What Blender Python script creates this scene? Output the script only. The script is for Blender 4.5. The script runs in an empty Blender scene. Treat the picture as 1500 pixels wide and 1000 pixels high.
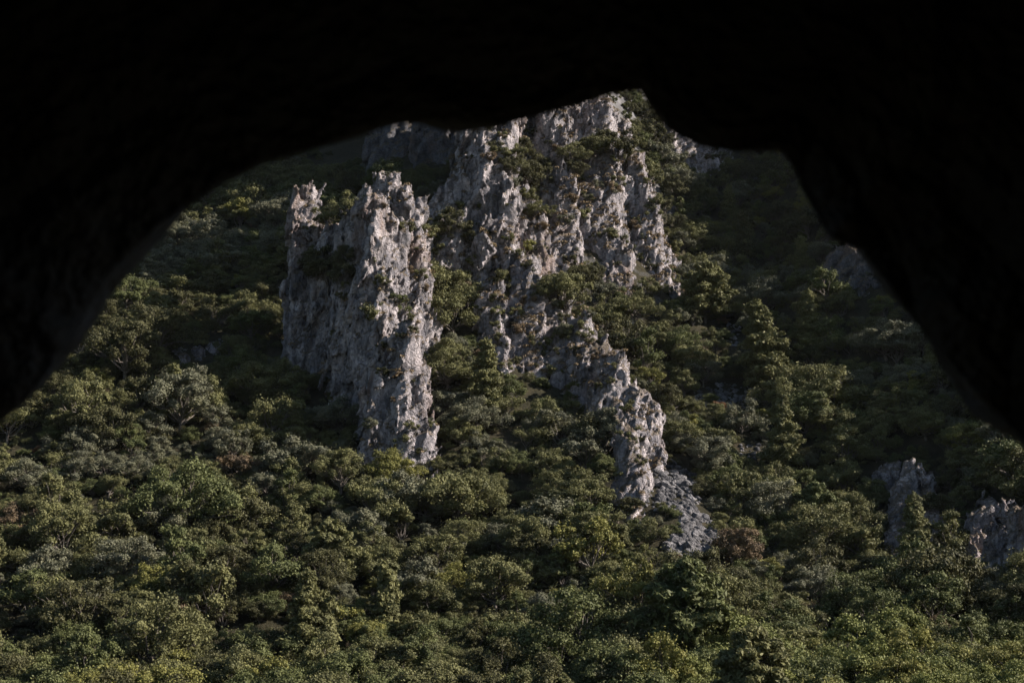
import bpy, math, random, time
import numpy as np
from mathutils import Vector
from mathutils.bvhtree import BVHTree

T0 = time.time()
rng = np.random.default_rng(7)
random.seed(7)
sc = bpy.context.scene
C = sc.collection

# ------------------------------------------------------------------ camera, sky, sun, exposure
PITCH = math.radians(11.0)
FPX = 2083.0                      # focal length in pixels of a 1500 px wide picture
cam_d = bpy.data.cameras.new('camera')
cam = bpy.data.objects.new('camera', cam_d); C.objects.link(cam)
cam.location = (0, 0, 0)
cam.rotation_euler = (math.radians(90) + PITCH, 0, 0)
cam_d.sensor_width = 36; cam_d.lens = FPX * 36 / 1500
cam_d.clip_start = 0.05; cam_d.clip_end = 3000
cam_d.dof.use_dof = True; cam_d.dof.focus_distance = 185; cam_d.dof.aperture_fstop = 2.1
sc.camera = cam

SUN_EL, SUN_AZ = 33.0, -5.0       # azimuth measured from +x (right) towards +y (ahead)
sd = Vector((math.cos(math.radians(SUN_EL)) * math.cos(math.radians(SUN_AZ)),
             math.cos(math.radians(SUN_EL)) * math.sin(math.radians(SUN_AZ)),
             math.sin(math.radians(SUN_EL))))
sun_d = bpy.data.lights.new('sun', 'SUN'); sun_d.energy = 5.0; sun_d.angle = math.radians(0.6)
sun_d.color = (1.0, 0.90, 0.82)
sun = bpy.data.objects.new('sun', sun_d); C.objects.link(sun)
sun.rotation_euler = sd.to_track_quat('Z', 'Y').to_euler()
sun.location = sd * 50

w = bpy.data.worlds.new("World"); sc.world = w; w.use_nodes = True
nt = w.node_tree; nt.nodes.clear()
sky = nt.nodes.new('ShaderNodeTexSky'); sky.sky_type = 'NISHITA'; sky.sun_disc = False
sky.sun_elevation = math.radians(SUN_EL)
sky.ozone_density = 3.0; sky.air_density = 1.3
sky.sun_rotation = math.radians(90 - SUN_AZ)
bg = nt.nodes.new('ShaderNodeBackground'); bg.inputs['Strength'].default_value = 0.05
out = nt.nodes.new('ShaderNodeOutputWorld')
nt.links.new(sky.outputs[0], bg.inputs['Color']); nt.links.new(bg.outputs[0], out.inputs['Surface'])
sc.view_settings.view_transform = 'Standard'; sc.view_settings.look = 'None'
sc.view_settings.exposure = 1.05; sc.view_settings.gamma = 1
sc.cycles.max_bounces = 4; sc.cycles.diffuse_bounces = 2; sc.cycles.transmission_bounces = 3

# ------------------------------------------------------------------ helpers
cp, sp = math.cos(PITCH), math.sin(PITCH)
def P(u, v, d):
    """point that shows at pixel (u,v) of the photograph, d metres ahead"""
    cx = (u - 750) / FPX; cy = (500 - v) / FPX
    y = cp - cy * sp; z = sp + cy * cp
    return np.array([cx / y * d, d, z / y * d])
def proj(p):
    x, y, z = p[..., 0], p[..., 1], p[..., 2]
    f = y * cp + z * sp; up = -y * sp + z * cp
    return 750 + FPX * x / f, 500 - FPX * up / f, f

perm = np.random.default_rng(11).permutation(256).astype(np.int32)
perm = np.concatenate([perm, perm, perm])
_g = np.random.default_rng(12).normal(size=(256, 3)).astype(np.float32)
_g /= np.linalg.norm(_g, axis=1)[:, None]
def pn(p, s, seed=0):
    """gradient noise, p (N,3), s scale per axis -> about -0.7..0.7"""
    q = (p / np.asarray(s, dtype=np.float32) + seed * 17.37).astype(np.float32)
    i = np.floor(q).astype(np.int32); f = q - i
    w_ = f * f * f * (f * (f * 6 - 15) + 10)
    i &= 255
    r = np.zeros(len(q), np.float32)
    for a in (0, 1):
        wa = w_[:, 0] if a else 1 - w_[:, 0]
        pa = perm[i[:, 0] + a]
        for b in (0, 1):
            wb = w_[:, 1] if b else 1 - w_[:, 1]
            pb = perm[pa + i[:, 1] + b]
            for c in (0, 1):
                wc = w_[:, 2] if c else 1 - w_[:, 2]
                g = _g[perm[pb + i[:, 2] + c]]
                r += wa * wb * wc * (g[:, 0] * (f[:, 0] - a) + g[:, 1] * (f[:, 1] - b) + g[:, 2] * (f[:, 2] - c))
    return r
_cr = np.random.default_rng(13).random((256, 6)).astype(np.float32)
def facet(p, s, k=1.0, seed=0):
    """cellular blocks: every cell is its own tilted plane -> angular rock faces"""
    q = (p / np.asarray(s, dtype=np.float32) + seed * 9.1).astype(np.float32)
    i = np.floor(q).astype(np.int32); f = q - i
    best = np.full(len(q), 9.0, np.float32); sec = np.full(len(q), 9.0, np.float32); val = np.zeros(len(q), np.float32)
    for a in (-1, 0, 1):
        for b in (-1, 0, 1):
            for c in (-1, 0, 1):
                h = perm[perm[perm[(i[:, 0] + a) & 255] + ((i[:, 1] + b) & 255)] + ((i[:, 2] + c) & 255)]
                r = _cr[h]
                dx = f[:, 0] - a - r[:, 0]; dy = f[:, 1] - b - r[:, 1]; dz = f[:, 2] - c - r[:, 2]
                d = dx * dx + dy * dy + dz * dz
                v = (r[:, 3] - .5) * 2 * dx + (r[:, 4] - .5) * 2 * dy + (r[:, 5] - .5) * 1.4 * dz + (r[:, 3] - .5) * .8
                m = d < best
                sec = np.where(m, best, np.minimum(sec, d))
                val = np.where(m, v, val); best = np.where(m, d, best)
    edge = np.sqrt(sec) - np.sqrt(best)
    return val * k, edge

def mesh_np(name, V, F, smooth=False, nside=None):
    me = bpy.data.meshes.new(name)
    V = np.asarray(V, np.float32); F = np.asarray(F, np.int32)
    k = F.shape[1]
    me.vertices.add(len(V)); me.vertices.foreach_set('co', V.ravel())
    me.loops.add(F.size); me.loops.foreach_set('vertex_index', F.ravel())
    me.polygons.add(len(F)); me.polygons.foreach_set('loop_start', np.arange(0, F.size, k, dtype=np.int32))
    me.update(calc_edges=True)
    if smooth: me.polygons.foreach_set('use_smooth', np.ones(len(F), bool))
    return me
def obj(name, me, mat=None, parent=None):
    o = bpy.data.objects.new(name, me); C.objects.link(o)
    if mat and not me.materials: me.materials.append(mat)
    if parent: o.parent = parent
    return o
def tag(o, label, cat, group=None):
    o['label'] = label; o['category'] = cat
    if group: o['group'] = group
    return o

# ------------------------------------------------------------------ materials
def mat_new(name):
    m = bpy.data.materials.new(name); m.use_nodes = True
    n = m.node_tree.nodes; n.clear()
    o = n.new('ShaderNodeOutputMaterial')
    return m, n, m.node_tree.links, o
def ramp(n, L, src, stops):
    r = n.new('ShaderNodeValToRGB'); e = r.color_ramp.elements
    while len(e) < len(stops): e.new(0.5)
    for k, (p_, c_) in enumerate(stops):
        e[k].position = p_; e[k].color = (c_ + (1,)) if len(c_) == 3 else c_
    L.new(src, r.inputs[0]); return r.outputs[0]
def noise(n, L, vec, scale, detail=4, rough=.55, dist=0):
    t = n.new('ShaderNodeTexNoise'); t.inputs['Scale'].default_value = scale
    t.inputs['Detail'].default_value = detail; t.inputs['Roughness'].default_value = rough
    t.inputs['Distortion'].default_value = dist
    L.new(vec, t.inputs['Vector']); return t.outputs['Fac']
def mapping(n, L, vec, s):
    m = n.new('ShaderNodeMapping'); m.inputs['Scale'].default_value = s
    L.new(vec, m.inputs['Vector']); return m.outputs[0]
def mix(n, L, fac, a, b, mode='MIX'):
    m = n.new('ShaderNodeMix'); m.data_type = 'RGBA'; m.blend_type = mode
    for s_, v_ in ((m.inputs[0], fac), (m.inputs[6], a), (m.inputs[7], b)):
        if hasattr(v_, 'is_linked') or hasattr(v_, 'links'): L.new(v_, s_)
        elif isinstance(v_, (int, float)): s_.default_value = v_
        else: s_.default_value = tuple(v_) + (1,)
    return m.outputs[2]
def math_(n, L, op, a, b=None, c=None):
    m = n.new('ShaderNodeMath'); m.operation = op; m.use_clamp = op in ('ADD', 'SUBTRACT') and False
    for k, v_ in enumerate((a, b, c)):
        if v_ is None: continue
        if isinstance(v_, (int, float)): m.inputs[k].default_value = v_
        else: L.new(v_, m.inputs[k])
    return m.outputs[0]

def rock_material(name, light=(.64, .585, .59), dark=(.20, .195, .215), grass=0.75, ochre=0.0):  # dark default leans blue, the colour of shade put into the rock
    m, n, L, o = mat_new(name)
    geo = n.new('ShaderNodeNewGeometry'); pos = geo.outputs['Position']
    b = n.new('ShaderNodeBsdfPrincipled'); b.inputs['Roughness'].default_value = .9
    b.inputs['Specular IOR Level'].default_value = .25
    n1 = noise(n, L, pos, .35, 6, .65)
    c = ramp(n, L, n1, [(.36, dark), (.5, tuple((x + y) / 2 for x, y in zip(dark, light))), (.60, light)])
    streak = noise(n, L, mapping(n, L, pos, (1.1, 1.1, .16)), 1.0, 5, .6)          # vertical water stains
    c = mix(n, L, ramp(n, L, streak, [(.36, (.75, .75, .75)), (.50, (0, 0, 0))]), c, (.07, .07, .075))
    fine = noise(n, L, pos, 2.6, 5, .7)
    c = mix(n, L, 1.0, c, ramp(n, L, fine, [(.32, (.40, .40, .43)), (.47, (.95, .95, .95)), (.62, (1.25, 1.22, 1.2))]), 'MULTIPLY')
    # rusty iron stains in patches
    n2 = noise(n, L, mapping(n, L, pos, (1, 1, .6)), .11, 4, .6)
    c = mix(n, L, ramp(n, L, n2, [(.60 - ochre * .1, (0, 0, 0)), (.72 - ochre * .1, (.55, .55, .55))]), c, (.30, .185, .125))
    # dry grass, lichen and soil caught on ledges
    sx = n.new('ShaderNodeSeparateXYZ'); L.new(geo.outputs['Normal'], sx.inputs[0])
    n3 = noise(n, L, pos, .9, 5, .65)
    led = math_(n, L, 'ADD', sx.outputs['Z'], math_(n, L, 'MULTIPLY', n3, 1.1))
    c = mix(n, L, math_(n, L, 'MULTIPLY', ramp(n, L, led, [(.82, (0, 0, 0)), (1.02, (1, 1, 1))]), grass), c,
            ramp(n, L, fine, [(.35, (.075, .07, .035)), (.6, (.19, .135, .08))]))
    L.new(c, b.inputs['Base Color'])
    v = n.new('ShaderNodeTexVoronoi'); v.feature = 'DISTANCE_TO_EDGE'; v.inputs['Scale'].default_value = 1.1
    wv = n.new('ShaderNodeVectorMath'); wv.operation = 'ADD'
    nc = n.new('ShaderNodeTexNoise'); nc.inputs['Scale'].default_value = .8; nc.inputs['Detail'].default_value = 3
    L.new(pos, nc.inputs['Vector']); L.new(mapping(n, L, pos, (1, 1, .55)), wv.inputs[0]); L.new(nc.outputs['Color'], wv.inputs[1])
    L.new(wv.outputs[0], v.inputs['Vector'])
    crack = ramp(n, L, v.outputs['Distance'], [(0, (0, 0, 0)), (.12, (1, 1, 1))])
    h = math_(n, L, 'ADD', math_(n, L, 'MULTIPLY', crack, .35), math_(n, L, 'ADD', math_(n, L, 'MULTIPLY', fine, .9), noise(n, L, pos, 7.0, 3, .6)))
    bp = n.new('ShaderNodeBump'); bp.inputs['Strength'].default_value = 1.0; bp.inputs['Distance'].default_value = .6
    L.new(h, bp.inputs['Height']); L.new(bp.outputs[0], b.inputs['Normal'])
    L.new(b.outputs[0], o.inputs['Surface'])
    return m
M_rock = rock_material('limestone', ochre=.35)
M_rock_shade = rock_material('limestone_shaded', light=(.19, .19, .205), dark=(.08, .08, .09), grass=.6)  # shaded copy of the limestone, cliffs' shadow tone put into its colour
M_stone = rock_material('scree_stone', light=(.36, .35, .355), dark=(.10, .10, .105), grass=0.0)

def leaf_material(name, c0, c1, trans=.13):
    m, n, L, o = mat_new(name)
    geo = n.new('ShaderNodeNewGeometry'); tc = n.new('ShaderNodeTexCoord')
    r = geo.outputs['Random Per Island']
    c = mix(n, L, r, c0, c1)
    oi = n.new('ShaderNodeObjectInfo')
    big = noise(n, L, geo.outputs['Position'], .55, 2, .5)
    c = mix(n, L, 1.0, c, ramp(n, L, big, [(.3, (.72, .74, .76)), (.7, (1.22, 1.2, 1.05))]), 'MULTIPLY')
    b = n.new('ShaderNodeBsdfPrincipled'); b.inputs['Roughness'].default_value = .62
    b.inputs['Specular IOR Level'].default_value = .15
    L.new(c, b.inputs['Base Color'])
    t = n.new('ShaderNodeBsdfTranslucent'); L.new(c, t.inputs['Color'])
    mx = n.new('ShaderNodeMixShader'); mx.inputs[0].default_value = trans
    L.new(b.outputs[0], mx.inputs[1]); L.new(t.outputs[0], mx.inputs[2]); L.new(mx.outputs[0], o.inputs['Surface'])
    return m
TINTS = {
    'olive green':   leaf_material('leaf_olive', (.106, .107, .046), (.162, .160, .074)),
    'dark green':    leaf_material('leaf_dark', (.060, .060, .029), (.100, .096, .045)),
    'grey-green':    leaf_material('leaf_grey', (.110, .113, .072), (.170, .168, .118)),
    'mid green':     leaf_material('leaf_mid', (.078, .090, .036), (.128, .140, .058)),
    'yellow-green':  leaf_material('leaf_yellow', (.140, .140, .042), (.210, .200, .065)),
    'brownish':      leaf_material('leaf_brown', (.130, .092, .058), (.180, .135, .088)),
    'rust-red':      leaf_material('leaf_rust', (.150, .075, .042), (.215, .110, .058)),
    'bright green':  leaf_material('leaf_bright', (.120, .136, .042), (.205, .215, .078)),
}
M_drygrass = leaf_material('dry_grass_blades', (.15, .11, .065), (.24, .18, .11), .1)
def bark(name, c0, c1):
    m, n, L, o = mat_new(name)
    tc = n.new('ShaderNodeNewGeometry'); b = n.new('ShaderNodeBsdfPrincipled'); b.inputs['Roughness'].default_value = .9
    L.new(ramp(n, L, noise(n, L, mapping(n, L, tc.outputs['Position'], (3, 3, 1)), 2.0, 4), [(.35, c0), (.65, c1)]), b.inputs['Base Color'])
    L.new(b.outputs[0], o.inputs['Surface']); return m
M_bark = bark('bark', (.06, .052, .043), (.17, .145, .12))

def ground_material():
    m, n, L, o = mat_new('hillside_soil')
    geo = n.new('ShaderNodeNewGeometry'); pos = geo.outputs['Position']
    b = n.new('ShaderNodeBsdfPrincipled'); b.inputs['Roughness'].default_value = 1
    b.inputs['Specular IOR Level'].default_value = .1
    soil = ramp(n, L, noise(n, L, pos, .5, 6, .65), [(.3, (.020, .020, .012)), (.55, (.038, .034, .02)), (.75, (.07, .055, .036))])
    rock = ramp(n, L, noise(n, L, pos, .7, 6, .7), [(.35, (.06, .06, .06)), (.6, (.17, .165, .165))])
    sx = n.new('ShaderNodeSeparateXYZ'); L.new(geo.outputs['Normal'], sx.inputs[0])
    st = math_(n, L, 'ADD', sx.outputs['Z'], math_(n, L, 'MULTIPLY', noise(n, L, pos, .25, 4, .6), .5))
    c = mix(n, L, ramp(n, L, st, [(.74, (1, 1, 1)), (.84, (0, 0, 0))]), soil, rock)
    L.new(c, b.inputs['Base Color'])
    bp = n.new('ShaderNodeBump'); bp.inputs['Strength'].default_value = .8; bp.inputs['Distance'].default_value = .3
    L.new(noise(n, L, pos, 2.2, 6, .7), bp.inputs['Height']); L.new(bp.outputs[0], b.inputs['Normal'])
    L.new(b.outputs[0], o.inputs['Surface']); return m
M_ground = ground_material()

# ------------------------------------------------------------------ terrain from control points (photo pixel, distance, canopy height over the ground)
ctl = []
for u, v, d, h in [
    (0,1000,118,5),(400,1000,114,5),(750,1000,108,5),(1125,1000,98,5),(1500,1000,92,5),
    (0,850,138,5),(400,850,138,5),(750,850,136,5),(1100,850,134,4),(1500,850,128,4),
    (0,700,158,5),(300,700,162,5),(550,700,164,4),(750,700,164,5),(960,720,164,0),(1150,700,166,5),(1300,700,163,4),(1480,700,154,3),
    (50,600,172,5),(350,620,176,4),(700,600,176,5),(820,620,178,4),(1000,600,182,3),(1200,600,182,4),(1400,580,172,4),
    (130,480,190,5),(250,500,189,5),(380,500,199,4),(680,500,190,5),(900,470,206,4),(1000,480,205,4),(1150,480,204,5),(1330,480,192,4),
    (170,400,206,5),(300,380,224,4),(660,400,206,4),(1020,400,222,4),(1100,400,224,4),(1250,380,212,0),
    (300,290,262,4),(420,300,255,4),(600,270,226,3),(1050,300,250,4),(1180,300,236,4),
    (450,230,288,2),(620,190,292,2),(960,200,266,2),(1100,230,262,3),
    (800,430,208,0),(880,320,222,0),(790,230,240,0),(900,160,252,0),(700,250,236,0),
    (750,60,300,0),(500,90,325,0),(1000,80,300,0),(300,150,330,0),(1200,150,285,0)]:
    p = P(u, v, d); p[2] -= h; ctl.append(p)
ctl += [np.array(p, float) for p in [
    (88,145,25),(88,162,39),(88,192,58),(88,222,84),(90,244,116),(95,262,124),(100,290,150),(4,258,112),(8,276,138),(12,302,150),(86,120,24),(84,100,2),  # unseen right crest and hidden summit, heights shaped to shade the slopes
    (130,150,22),(130,200,48),(135,260,80),(130,100,0),(175,150,0),(175,250,50),
    (-80,118,-14),(-95,150,0),(-98,180,18),(-105,220,42),(-118,270,72),(-150,150,-10),(-160,250,50),(-170,330,110),
    (-70,60,-26),(0,60,-25),(70,55,-22),(-70,20,-30),(0,20,-30),(70,20,-26),(130,50,-24),(-150,60,-30),(-150,5,-34),(150,5,-32),
    (0,400,190),(-150,400,150),(150,400,120)]]
ctl = np.array(ctl)
def _U(r2): return 0.5 * r2 * np.log(r2 + 1e-9)
_c = ctl[:, :2] / 100.0; _n = len(_c)
_K = _U(((_c[:, None] - _c[None]) ** 2).sum(-1)) + np.eye(_n) * 0.0012
_Pm = np.c_[np.ones(_n), _c]
_A = np.block([[_K, _Pm], [_Pm.T, np.zeros((3, 3))]])
_W = np.linalg.solve(_A, np.r_[ctl[:, 2], 0, 0, 0])
def ground_smooth(x, y):
    q = np.stack([np.ravel(x), np.ravel(y)], 1) / 100.0
    o_ = np.empty(len(q))
    for s_ in range(0, len(q), 40000):
        b_ = q[s_:s_ + 40000]
        o_[s_:s_ + 40000] = _U(((b_[:, None] - _c[None]) ** 2).sum(-1)) @ _W[:_n] + _W[_n] + b_ @ _W[_n + 1:]
    return o_.reshape(np.shape(x))
def ground(x, y):
    x = np.asarray(x, float); y = np.asarray(y, float)
    z = ground_smooth(x, y)
    p = np.stack([np.ravel(x), np.ravel(y), np.zeros(x.size)], 1)
    z = z + (2.6 * pn(p, 17, 1) + 1.2 * pn(p, 6, 2) + .35 * pn(p, 2.2, 3)).reshape(np.shape(z))
    return z
gx = np.unique(np.r_[np.linspace(-400, -110, 24), np.arange(-110, 110, 1.1), np.linspace(110, 400, 24)])
gy = np.unique(np.r_[np.linspace(14, 80, 30), np.arange(80, 350, 1.1), np.linspace(350, 520, 20)])
GX, GY = np.meshgrid(gx, gy, indexing='ij')
GZ = ground(np.clip(GX, -180, 180), np.clip(GY, 14, 410))
nxg, nyg = GX.shape
idx = np.arange(nxg * nyg).reshape(nxg, nyg)
F = np.stack([idx[:-1, :-1], idx[1:, :-1], idx[1:, 1:], idx[:-1, 1:]], -1).reshape(-1, 4)
me = mesh_np('hillside', np.stack([GX, GY, GZ], -1).reshape(-1, 3), F, True)
hill = obj('hillside', me, M_ground); hill['kind'] = 'structure'
def bilinear(x, y):
    i = np.clip(np.searchsorted(gx, x) - 1, 0, nxg - 2); j = np.clip(np.searchsorted(gy, y) - 1, 0, nyg - 2)
    a = (x - gx[i]) / (gx[i + 1] - gx[i]); b = (y - gy[j]) / (gy[j + 1] - gy[j])
    return GZ[i, j] * (1 - a) * (1 - b) + GZ[i + 1, j] * a * (1 - b) + GZ[i, j + 1] * (1 - a) * b + GZ[i + 1, j + 1] * a * b
def hit(u, v, extra=0.0):
    ds = np.arange(70, 360, .5)
    k = P(u, v, 1.0)
    pts = k[None] * ds[:, None]
    below = pts[:, 2] - extra < bilinear(pts[:, 0], pts[:, 1])
    return float(ds[np.argmax(below)]) if below.any() else 300.0
print('terrain', round(time.time() - T0, 1))

# ------------------------------------------------------------------ rock: signed distance of leaning angular pillars, broken up by noise, turned into a mesh
def surface_nets(D, org, h):
    S = D < 0
    nx, ny, nz = D.shape
    acc = np.zeros((nx - 1, ny - 1, nz - 1, 3), np.float32); cnt = np.zeros((nx - 1, ny - 1, nz - 1), np.int16)
    edges = []
    for ax in range(3):
        sl0 = [slice(None)] * 3; sl1 = [slice(None)] * 3
        sl0[ax] = slice(0, -1); sl1[ax] = slice(1, None)
        a = D[tuple(sl0)]; b = D[tuple(sl1)]
        m = S[tuple(sl0)] != S[tuple(sl1)]
        I = np.argwhere(m)
        va = a[m]; vb = b[m]; t = va / (va - vb)
        pos = I.astype(np.float32); pos[:, ax] += t
        o1, o2 = [k for k in range(3) if k != ax]
        for e1 in (0, -1):
            for e2 in (0, -1):
                J = I.copy(); J[:, o1] += e1; J[:, o2] += e2
                ok = (J[:, o1] >= 0) & (J[:, o2] >= 0) & (J[:, o1] < acc.shape[o1]) & (J[:, o2] < acc.shape[o2])
                np.add.at(acc, tuple(J[ok].T), pos[ok]); np.add.at(cnt, tuple(J[ok].T), 1)
        edges.append((ax, o1, o2, I, va < 0))
    idn = -np.ones(cnt.shape, np.int64); m = cnt > 0; idn[m] = np.arange(m.sum())
    V = acc[m] / cnt[m][:, None] * h + org
    Fs = []
    for ax, o1, o2, I, ins in edges:
        ok = (I[:, o1] > 0) & (I[:, o2] > 0) & (I[:, o1] < cnt.shape[o1]) & (I[:, o2] < cnt.shape[o2])
        I = I[ok]; ins = ins[ok]
        q = []
        for e1, e2 in ((-1, -1), (0, -1), (0, 0), (-1, 0)):
            J = I.copy(); J[:, o1] += e1; J[:, o2] += e2; q.append(idn[tuple(J.T)])
        q = np.stack(q, 1)
        flip = ins if ax != 1 else ~ins
        q = np.where(flip[:, None], q, q[:, ::-1]); Fs.append(q)
    return V, np.concatenate(Fs)

def crag(name, pillars, h=.32, rough=1.0, mat=None, seed=0, block=2.6, crack=.85, rib=1.1):
    """pillars: (u_top,v_top,u_base,v_base, half_w_top,half_w_base, lean_m, depth_ratio, turn_deg[, dist])"""
    cols = []
    r_ = np.random.default_rng(100 + seed)
    for p_ in pillars:
        ut, vt, ub, vb, wt, wb, lean, dr, turn = p_[:9]
        db = hit(ub, vb) + 1.5 + (p_[9] if len(p_) > 9 else 0)
        B = P(ub, vb, db); T = P(ut, vt, db + lean)
        rb = wb / FPX * db; rt = wt / FPX * (db + lean)
        kf = float(np.clip((rb - 1.5) / 4.5, .15, .95)); B2 = B.copy(); B2[1] += rb * dr * kf; T[1] += rt * dr * kf
        cols.append((B2, T, rb, rt, dr, math.radians(turn)))
    lo = np.min([np.minimum(B - [rb, rb * dr, 5], T - [rt, rt * dr, 0]) for B, T, rb, rt, dr, t in cols], 0) - 3.0
    hi = np.max([np.maximum(B + [rb, rb * dr, 0], T + [rt, rt * dr, 0]) for B, T, rb, rt, dr, t in cols], 0) + 3.0
    n = np.ceil((hi - lo) / h).astype(int)
    X = (lo[0] + np.arange(n[0]) * h)[:, None, None].astype(np.float32)
    Y = (lo[1] + np.arange(n[1]) * h)[None, :, None].astype(np.float32)
    Z = (lo[2] + np.arange(n[2]) * h)[None, None, :].astype(np.float32)
    def field(X, Y, Z):
        D = np.full(np.broadcast(X, Y, Z).shape, 50.0, np.float32)
        for B, T, rb, rt, dr, t in cols:
            zb, zt = B[2] - 7, T[2]
            k = np.clip((Z - B[2]) / (zt - B[2]), -1.2, 1)
            cx = B[0] + (T[0] - B[0]) * k; cy = B[1] + (T[1] - B[1]) * k
            kk = np.clip(k, 0, 1)
            r = rb + (rt - rb) * kk
            r = r * np.where(kk > .86, np.sqrt(np.clip(1 - ((kk - .86) / .15) ** 2 * .8, .05, 1)), 1)
            dx = X - cx; dy = Y - cy
            a = dx * math.cos(t) + dy * math.sin(t); b = (-dx * math.sin(t) + dy * math.cos(t)) / dr
            pw = 1.35 if dr >= .9 else 2.2
            q = ((np.abs(a) + 1e-4) ** pw + (np.abs(b) + 1e-4) ** pw) ** (1 / pw) - r
            if dr < .9: q = q * dr
            q = np.maximum(q, Z - zt); q = np.maximum(q, zb - Z)
            d_ = np.abs(q - D); s_ = .7
            D = np.minimum(D, q) - np.maximum(s_ - d_, 0) ** 2 / (4 * s_)
        return D
    D = field(X, Y, Z)
    band = np.abs(D) < 3.4
    I = np.argwhere(band)
    Pt = (I * h + lo).astype(np.float32)
    a = rough
    # warp, then re-evaluate in the band
    wx = 1.3 * pn(Pt, (8, 8, 12), 21 + seed) + .35 * pn(Pt, (2.4, 2.4, 4), 22 + seed)
    wy = 1.3 * pn(Pt, (8, 8, 12), 23 + seed) + .35 * pn(Pt, (2.4, 2.4, 4), 24 + seed)
    d = D[band]
    W3 = Pt + np.stack([wx - .22 * Pt[:, 2], wy + .15 * Pt[:, 2], wx * .5], 1)      # joints lean with the beds
    f1, e1 = facet(W3, (block, block, block * 2.4), 1.0, seed)
    f2, e2 = facet(W3, (block * .45, block * .45, block * .9), 1.0, seed + 3)
    f3, e3 = facet(W3, (block * .2, block * .2, block * .36), 1.0, seed + 5)
    def rdg(sc_, sd_): return 1 - np.minimum(2.6 * np.abs(pn(W3, sc_, sd_)), 1.2)
    r1 = rdg((5.5, 5.5, 16), 31 + seed); r2 = rdg((2.6, 2.6, 7), 33 + seed); r3 = rdg((1.25, 1.25, 2.8), 35 + seed)
    low = pn(Pt, (12, 12, 16), 25 + seed)
    crk = np.exp(-e1 * 19) + .35 * np.exp(-e2 * 14)
    d = d + a * (1.0 * low + 1.0 * f1 + .75 * f2 + .42 * f3 - rib * (.8 * r1 + .5 * r2 + .3 * r3 - .5) + crack * crk
                 + .3 * pn(Pt, (.55, .55, .8), 27)) * .95
    D[band] = d
    V, Fq = surface_nets(D, lo, h)
    lab = np.arange(len(V))                       # keep the one connected piece
    while True:
        m_ = lab[Fq].min(1); new = lab.copy()
        np.minimum.at(new, Fq.ravel(), np.repeat(m_, 4)); new = new[new]
        if (new == lab).all(): break
        lab = new
    big_ = np.bincount(lab).argmax(); keep = lab == big_
    Fq = Fq[keep[Fq[:, 0]]]; rem = np.cumsum(keep) - 1; V = V[keep]; Fq = rem[Fq]
    me = mesh_np(name, V, Fq, False)
    o = obj(name, me, mat or M_rock)
    return o, V

CR = {}
def add_crag(key, *a, **k):
    o, V = crag(*a, **k); CR[key] = (o, V); return o
o = add_crag('spire', 'limestone_spire', [
    (447, 284, 446, 610, 20, 36, 3, 1.1, -20, 9), (488, 342, 482, 610, 34, 46, 2, .7, -52, 7), (520, 318, 522, 640, 30, 48, 3, .7, -55, 3),
    (545, 288, 556, 650, 24, 42, 4, 1.2, 15, 0), (572, 268, 590, 600, 18, 44, 4, .8, 28, 1), (604, 302, 614, 560, 16, 34, 5, 1.0, 30, 2.5),
    (556, 400, 585, 640, 12, 34, 5, 1.1, 20, -1.5), (594, 480, 592, 692, 14, 36, 4, 1.1, 5, -1), (560, 560, 548, 690, 16, 30, 3, 1.0, -20, 0),
    (612, 560, 624, 694, 8, 15, 3, 1.0, 20, -1), (540, 430, 530, 600, 20, 32, 3, .9, -40, 2)], h=.225, seed=1)
tag(o, 'tall split limestone spire left of centre, its left face in shade, right face sunlit', 'rock spire')
o = add_crag('massif', 'limestone_crag', [
    (733, -40, 735, 330, 14, 20, 4, 1.2, 35, -12), (703, -60, 700, 330, 28, 34, 3, 1.3, 10, -12), (690, 205, 686, 325, 16, 26, 4, 1.1, 30, -9), (716, 20, 700, 400, 22, 30, 6, 1.2, 30, 2),  # unseen tops above the lip, raised and set forward to shade left slope
    (726, 178, 640, 318, 15, 22, 6, 1.1, 20, -14), (716, 215, 668, 330, 18, 24, 4, 1.1, 20, -12),
    (700, 320, 703, 425, 14, 22, 5, 1.3, 30), (748, 262, 757, 420, 11, 22, 8, 1.3, 30),
    (808, -60, 806, 330, 16, 24, 9, 1.2, 40, -1), (880, 134, 884, 350, 14, 50, 10, 1.0, 25), (846, 20, 846, 300, 16, 30, 8, 1.0, 30),
    (908, 176, 926, 330, 10, 34, 8, 1.0, 30), (930, 235, 962, 410, 8, 36, 8, 1.0, 30), (962, 335, 978, 412, 8, 22, 4, 1.0, 30), (880, 262, 885, 430, 36, 60, 9, 1.0, 30),
    (822, 258, 826, 410, 14, 28, 8, 1.2, 40), (898, 340, 900, 432, 24, 36, 5, 1.0, 30), (780, 300, 788, 430, 14, 28, 6, 1.1, 30),
    (715, -20, 718, 330, 32, 56, 5, .8, 10, -6), (812, 20, 822, 330, 34, 58, 9, .6, 25, 3.5), (880, 205, 885, 350, 34, 84, 9, .6, 28, 3), (770, 330, 765, 430, 62, 84, 8, .5, 25, 2),
    (892, 320, 896, 430, 70, 104, 7, .5, 28, 2.5), (775, 420, 770, 540, 50, 68, 8, .6, 25, 2), (850, 400, 845, 450, 50, 60, 5, .5, 20), (835, 490, 850, 590, 32, 50, 6, .6, 10),
    (772, 372, 768, 540, 16, 38, 10, 1.1, 35), (722, 430, 726, 530, 14, 28, 6, 1.1, 25), (808, 440, 815, 560, 20, 34, 8, 1.1, 30),
    (848, 475, 850, 590, 18, 30, 6, 1.1, 35)], h=.25, seed=2)
tag(o, 'broad pale limestone crag in the centre rising to the pointed summit', 'rock crag')
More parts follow.
